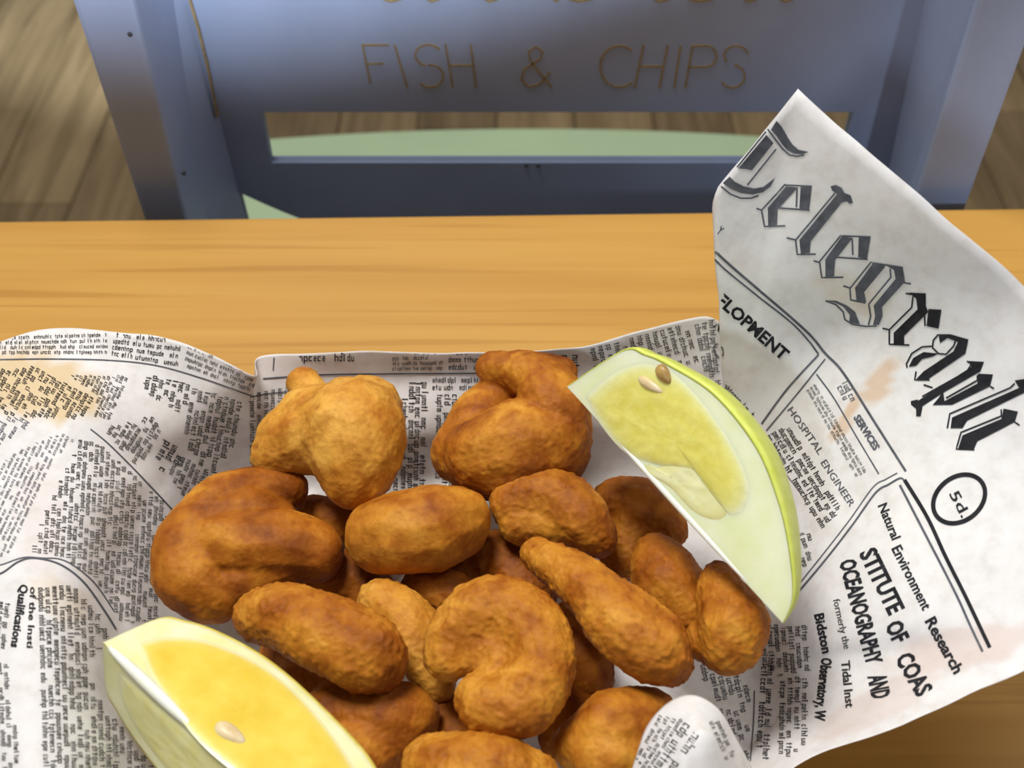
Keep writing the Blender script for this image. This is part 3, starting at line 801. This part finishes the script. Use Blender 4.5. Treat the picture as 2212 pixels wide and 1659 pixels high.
scampi(Q((1930,835,.050,52),(1950,915,.051,88),(1985,1010,.049,126),(1965,1065,.046,104)),
       'reddish crumbed scampi touching the lower tip of the right-hand lemon', 0.03, crumb=0.9, extra=[Q((1900,1060,.043,78),(1960,1050,.045,90))])
scampi(Q((1010,1110,.046,82),(1040,1050,.047,98),(1130,980,.050,112),(1230,970,.051,118),(1310,1050,.051,122),(1325,1160,.050,118),(1250,1265,.050,118),(1150,1285,.049,92)),
       'C-shaped crumbed scampi curling open to the left, front centre', -0.03, crumb=1.0, extra=[Q((1110,1090,.046,88),(1200,1090,.047,100),(1230,1160,.046,105)), Q((1130,1260,.047,82),(1220,1200,.046,90))])
scampi(Q((370,965,.045,84),(470,970,.048,108),(610,1035,.050,130),(730,1100,.049,124),(785,1135,.047,84)),
       'oblong crumbed scampi above the left-hand lemon wedge', 0.03, crumb=1.0)
scampi(Q((790,935,.032,78),(880,990,.032,92),(930,1110,.030,88),(970,1200,.026,75)),
       'pale scampi tucked between the oblong and the C-shaped ones', -0.13, crumb=0.8)
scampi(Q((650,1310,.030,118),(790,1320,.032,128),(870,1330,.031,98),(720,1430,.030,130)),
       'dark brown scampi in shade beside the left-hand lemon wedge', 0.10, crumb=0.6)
scampi(Q((970,1490,.040,104),(1080,1510,.043,128),(1200,1530,.044,136),(1305,1530,.042,98)),
       'pale brown scampi cut by the lower frame edge at centre', -0.02, crumb=0.9)
scampi(Q((1450,1415,.034,82),(1560,1360,.038,122),(1650,1325,.038,104),(1720,1300,.034,70)),
       'orange-brown scampi behind the curled paper lip at lower right', 0.0, crumb=0.5, extra=[Q((1560,1430,.034,145),(1660,1430,.032,140))])
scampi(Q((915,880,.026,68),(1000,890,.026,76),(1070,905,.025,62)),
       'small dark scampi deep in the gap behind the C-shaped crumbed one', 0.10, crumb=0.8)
scampi(Q((1060,800,.018,80),(1150,770,.020,85),(1210,800,.021,95),(1290,900,.020,90)),  # added low filler pieces from here on, coloured dark to deepen the gaps' shade
       'added dark filler scampi low in the gap below the level oval one', 0.14, crumb=0.8)
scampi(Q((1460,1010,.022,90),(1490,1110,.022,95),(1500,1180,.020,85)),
       'added dark filler scampi low in the gap right of the C-shaped crumbed one', 0.14, crumb=0.8)
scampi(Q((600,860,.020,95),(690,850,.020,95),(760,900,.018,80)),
       'added dark filler scampi low in the gap between the level oval and the oblong ones', 0.14, crumb=0.6)
scampi(Q((560,640,.018,75),(640,650,.019,85),(720,620,.018,75)),  # also added, covering bright paper so the gap looks shaded
       'added dark filler scampi low between the pale golden and the C-shaped brown ones', 0.14, crumb=0.6)
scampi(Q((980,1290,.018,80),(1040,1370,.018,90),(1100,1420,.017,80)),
       'added dark filler scampi low in the gap above the lower centre one', 0.14, crumb=0.6)
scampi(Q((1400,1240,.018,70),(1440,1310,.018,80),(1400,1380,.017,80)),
       'added dark filler scampi low between the C-shaped crumbed and the orange-brown ones', 0.14, crumb=0.6)
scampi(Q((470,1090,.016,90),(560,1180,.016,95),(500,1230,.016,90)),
       'added dark filler scampi low in the gap under the oblong one beside the lemon', 0.14, crumb=0.6)
dg = bpy.context.evaluated_depsgraph_get(); dg.update()
for o, crumb in pending:
    m = bpy.data.meshes.new_from_object(o.evaluated_get(dg)); m.name = 'fried_scampi'
    old = o.data; o.modifiers.clear(); o.data = m; bpy.data.meshes.remove(old)
    if not m.materials: m.materials.append(M_CRUST)
    off = Vector((random.random() * 9, random.random() * 9, random.random() * 9))
    nv = len(m.vertices); co = [0.0] * (nv * 3); no = [0.0] * (nv * 3)
    m.vertices.foreach_get('co', co); m.vertices.foreach_get('normal', no)
    cen = Vector((sum(co[0::3]) / nv, sum(co[1::3]) / nv, min(co[2::3])))
    for i in range(nv):
        p = Vector(co[i * 3:i * 3 + 3]); n = Vector(no[i * 3:i * 3 + 3]); q = p + off
        d = noise.noise(q * 60) * 0.0016 + noise.noise(q * 170) * 0.0002 * (0.4 + crumb) + max(-0.05, noise.noise(q * 560) - 0.02) * 0.0007 * crumb + noise.noise(q * 900) * 0.0002 * crumb
        p += n * d - cen; co[i * 3:i * 3 + 3] = p
    m.vertices.foreach_set('co', co); m.update()
    m.polygons.foreach_set('use_smooth', [True] * len(m.polygons))
    o.location = cen

# ------------------------------------------------------------------ lemon wedges
PG, PC = (0.86, 0.91, 0.62), (0.88, 0.86, 0.50)
M_RIND = {'lime': mat_lemon('yellow_green_rind', (0.56, 0.63, 0.08), (0.66, 0.71, 0.15), 0.42, 260, 0.25, 0.15),
          'lemon': mat_lemon('yellow_rind', (0.60, 0.48, 0.07), (0.72, 0.62, 0.15), 0.42, 260, 0.25, 0.15)}
M_PITH = {'lime': mat_lemon('pale_green_pith', (0.78, 0.84, 0.46), (0.88, 0.92, 0.64), 0.45, 90, 0.1, 0.3),
          'lemon': mat_lemon('cream_pith', (0.82, 0.79, 0.36), (0.90, 0.88, 0.54), 0.42, 120, 0.15, 0.3)}
M_FLESH = {'lime': mat_lemon('green_yellow_flesh', (0.72, 0.65, 0.12), (0.80, 0.75, 0.20), 0.28, 260, 0.4, 0.35, 0.5, rim=PG),
           'lemon': mat_lemon('yellow_flesh', (0.76, 0.555, 0.062), (0.83, 0.66, 0.115), 0.26, 120, 0.3, 0.35, 0.5, rim=PC)}
M_MEMB = {'lime': mat_lemon('cloudy_membrane', (0.82, 0.81, 0.40), (0.88, 0.87, 0.54), 0.30, 260, 0.4, 0.35, rim=(0.80, 0.76, 0.30)),
          'lemon': mat_lemon('cloudy_yellow_membrane', (0.82, 0.76, 0.28), (0.88, 0.84, 0.42), 0.5, 200, 0.1, 0.35, rim=PC)}
M_CORE = mat_lemon('white_core_pith', (0.90, 0.92, 0.74), (0.94, 0.95, 0.84), 0.35, 200, 0.1, 0.2)
M_SEED = mat_lemon('lemon_seed', (0.70, 0.52, 0.28), (0.84, 0.70, 0.46), 0.4, 300, 0.2, 0.2)
M_SEED2 = mat_lemon('brown_lemon_seed', (0.30, 0.17, 0.05), (0.55, 0.38, 0.12), 0.4, 200, 0.2, 0.2)
def prof_at(prof, x_):
    if x_ <= prof[0][0]: return prof[0][1]
    for (a, b), (c, d) in zip(prof, prof[1:]):
        if x_ <= c: return b + (d - b) * (x_ - a) / max(1e-6, c - a)
    return prof[-1][1]
def lemon(A, Bp, prof, a0, a1, kind, label, fleshes, seeds, rindpx=9, core=None):
    pa, pb = PZ(*A), PZ(*Bp); X = (pb - pa).normalized(); mid = (pa + pb) / 2
    v = (CAM - mid).normalized(); w = v.cross(X).normalized()
    # w must point up/right in the picture
    if w.dot(RGT) + w.dot(UPV) < 0: w = -w
    h = v - X * v.dot(X); h.normalize()
    Lpx = prof[-1][0]; s = (pb - pa).length / Lpx
    dirn = lambda an: w * math.cos(math.radians(an)) + h * math.sin(math.radians(an))
    nor = lambda an: w * -math.sin(math.radians(an)) + h * math.cos(math.radians(an))
    P = lambda x_, rho, an, up=0.0: pa + X * (x_ * s) + dirn(an) * (rho * s) + nor(an) * up
    # smooth profile
    dense = smooth_line(prof, 7)
    root = empty('lemon_wedge', mid); tag(root, label, 'lemon wedge', 'lemon wedges on the scampi')
    na = 14; n = len(dense)
    # rind shell
    vs_, fs_ = [], []
    for lay_ in (0, 1):
        for (x_, r) in dense:
            for k in range(na + 1):
                an = a0 + (a1 - a0) * k / na
                vs_.append(P(x_, max(0, r - (rindpx if lay_ else 0)), an))
    idx = lambda l, i, k: l * n * (na + 1) + i * (na + 1) + k
    for i in range(n - 1):
        for k in range(na):
            fs_.append((idx(0, i, k), idx(0, i + 1, k), idx(0, i + 1, k + 1), idx(0, i, k + 1)))
            fs_.append((idx(1, i, k), idx(1, i, k + 1), idx(1, i + 1, k + 1), idx(1, i + 1, k)))
        fs_.append((idx(0, i, 0), idx(1, i, 0), idx(1, i + 1, 0), idx(0, i + 1, 0)))
        fs_.append((idx(0, i, na), idx(0, i + 1, na), idx(1, i + 1, na), idx(1, i, na)))
    # the cut end is pith: rind starts where the outer skin starts
    o = mesh('rind', vs_, fs_, M_RIND[kind], None, True); adopt(o, root)
    # pith body
    vs_, fs_ = [], []; nq = 10
    for fi, an in enumerate((a0, a1)):
        for (x_, r) in dense:
            for k in range(nq + 1): vs_.append(P(x_, max(0, r - rindpx * 0.96) * k / nq, an, 0.00012 if fi == 0 else -0.00012))
    id2 = lambda f, i, k: f * n * (nq + 1) + i * (nq + 1) + k
    for f in (0, 1):
        for i in range(n - 1):
            for k in range(nq):
                q = (id2(f, i, k), id2(f, i + 1, k), id2(f, i + 1, k + 1), id2(f, i, k + 1))
                fs_.append(q if f == 0 else q[::-1])
    base = len(vs_)
    for (x_, r) in dense:
        for k in range(na + 1): vs_.append(P(x_, max(0, r - rindpx * 0.96), a0 + (a1 - a0) * k / na))
    for i in range(n - 1):
        for k in range(na):
            fs_.append((base + i * (na + 1) + k, base + (i + 1) * (na + 1) + k, base + (i + 1) * (na + 1) + k + 1, base + i * (na + 1) + k + 1))
    o = mesh('pith', vs_, fs_, M_PITH[kind], None, True); adopt(o, root)
    o.data.polygons.foreach_set('use_smooth', [False] * len(o.data.polygons))
    # flesh pads on the cut faces
    for face, poly, hgt, matn in fleshes:
        an = a0 if face == 0 else a1; sg = 1 if face == 0 else -1
        loop_ = smooth_line(poly + [poly[0]], 6)[:-1]
        cxp = sum(p[0] for p in loop_) / len(loop_); cyp = sum(p[1] for p in loop_) / len(loop_)
        vs_, fs_, ripe = [], [], []; R = 12; nl = len(loop_)
        for k in range(R):
            f = 1 - k / R
            for (a, b) in loop_:
                xx, yy = cxp + (a - cxp) * f, cyp + (b - cyp) * f
                q = P(xx, yy, an); e = 0.0001 + hgt * (1 - f ** 5) + noise.noise(q * 420) * 0.00028 * (1 - f ** 5)
                vs_.append(P(xx, yy, an, sg * e)); ripe.append(1 - f ** (26 if kind == 'lemon' else 11 if matn is M_FLESH else 3))
        vs_.append(P(cxp, cyp, an, sg * (hgt + 0.0001))); ripe.append(1)
        for k in range(R - 1):
            for i in range(nl): fs_.append((k * nl + i, k * nl + (i + 1) % nl, (k + 1) * nl + (i + 1) % nl, (k + 1) * nl + i))
        for i in range(nl): fs_.append(((R - 1) * nl + i, (R - 1) * nl + (i + 1) % nl, R * nl))
        o = mesh('flesh' if matn is M_FLESH else 'membrane', vs_, fs_, matn[kind], None, True); adopt(o, root)
        at_ = o.data.attributes.new('ripe', 'FLOAT', 'POINT'); at_.data.foreach_set('value', ripe)
        if matn is M_MEMB: o['label'] = 'cloudy pale membrane over the flesh'
    if core:                                     # white core pith along the inner edge, its white doubling as a painted highlight
        x0, x1, wc = core; vs_, fs_ = [], []; nn = 24; na2 = 8; am = (a0 + a1) / 2
        for i in range(nn + 1):
            k = i / nn; rr = wc * (math.sin(math.pi * min(1, k * 1.0)) ** 0.5 * 0.9 + 0.1) * s
            c_ = P(x0 + (x1 - x0) * k, wc * 0.45, am)
            for q in range(na2):
                g = 6.28319 * q / na2; vs_.append(c_ + w * math.cos(g) * rr + h * math.sin(g) * rr)
        for i in range(nn):
            for q in range(na2): fs_.append((i * na2 + q, i * na2 + (q + 1) % na2, (i + 1) * na2 + (q + 1) % na2, (i + 1) * na2 + q))
        fs_ += [tuple(range(na2))[::-1], tuple(nn * na2 + q for q in range(na2))]
        o = mesh('core_pith', vs_, fs_, M_CORE, None, True); adopt(o, root); o['label'] = 'white core pith with painted-in highlight along the inner edge'
    for (x_, r, an_, ln, wd_, rot, mat_, lb) in seeds:
        bm = bmesh.new(); bmesh.ops.create_uvsphere(bm, u_segments=14, v_segments=10, radius=1)
        for vv in bm.verts:
            tpr = 1 - 0.45 * (vv.co.x * 0.5 + 0.5)
            vv.co = Vector((vv.co.x * ln * s, vv.co.y * wd_ * s * tpr, vv.co.z * wd_ * s * 0.7 * tpr))
        c_, s2 = math.cos(math.radians(rot)), math.sin(math.radians(rot))
        ax = X * c_ + dirn(an_) * s2; ay = dirn(an_) * c_ - X * s2; az = nor(an_)
        Mx = Matrix((ax, ay, az)).transposed().to_4x4(); Mx.translation = P(x_, r, an_, 0.0006)
        bmesh.ops.transform(bm, matrix=Mx, verts=bm.verts)
        o = bm_obj('seed', bm, mat_, None, True); adopt(o, root); o['label'] = lb
    return root
def uv1(L):                                      # picture points on the right wedge's cut face -> along / out from the core edge
    k = 1 / math.cos(math.radians(30)); L = [(324 + a / 1.5755, 713 + b / 1.5755) for a, b in L]
    return [((a - 1225) * .674 + (b - 835) * .739, ((a - 1225) * .739 - (b - 835) * .674) * k) for a, b in L]
lemon((1225, 835, .078), (1692, 1347, .066), [(0,2),(62,166),(110,198),(167,220),(286,247),(421,233),(526,186),(607,128),(673,62),(694,3)],
      30, -50, 'lime', 'pale green-yellow lemon wedge leaning on the scampi beneath the tall paper flap',
      [(0, uv1([(1490,235),(1600,180),(1710,165),(1830,215),(1950,350),(2035,490),(2070,590),(2050,655),(2000,670),(1960,600),(1890,530),(1750,490),(1640,440),(1550,340)]), 0.0007, M_FLESH),
       (0, uv1([(1745,500),(1830,490),(1930,520),(1985,590),(2000,650),(1960,680),(1880,650),(1790,560),(1690,500),(1720,485)]), 0.0004, M_MEMB)],
      [(*uv1([(1750, 240)])[0], 30, 34, 14, 15, M_SEED, 'tan pointed lemon seed'), (*uv1([(1800, 215)])[0], 30, 24, 19, -10, M_SEED2, 'brown lemon seed end')], rindpx=8, core=(120, 610, 8))
def uv2(L, an):
    k = 1 / math.cos(math.radians(an))
    return [((a - 222) * .72 + (b - 1388) * .69, ((a - 222) * .69 - (b - 1388) * .72) * k) for a, b in L]
A2 = (222, 1388, .062); B2 = (222 + 800 * .722, 1388 + 800 * .692, .058)
lemon(A2, B2, [(0,2),(20,130),(60,168),(135,205),(265,235),(430,236),(600,216),(720,150),(785,60),(800,3)],
      -27, -119, 'lemon', 'bright yellow lemon wedge with its core edge up, at the lower left',
      [(0, uv2([(290,1385),(340,1368),(430,1378),(550,1440),(655,1540),(755,1680),(770,1760),(700,1790),(600,1740),(470,1640),(385,1540),(325,1455)], -27), 0.0009, M_FLESH),
       (1, [(60,40),(130,30),(300,22),(520,22),(660,50),(690,110),(600,170),(430,195),(265,195),(140,165),(75,110)], 0.0008, M_MEMB)],
      [(*uv2([(508, 1606)], -27)[0], -27, 38, 24, 10, M_SEED, 'cream lemon seed standing out of the flesh')], core=(4, 310, 13))
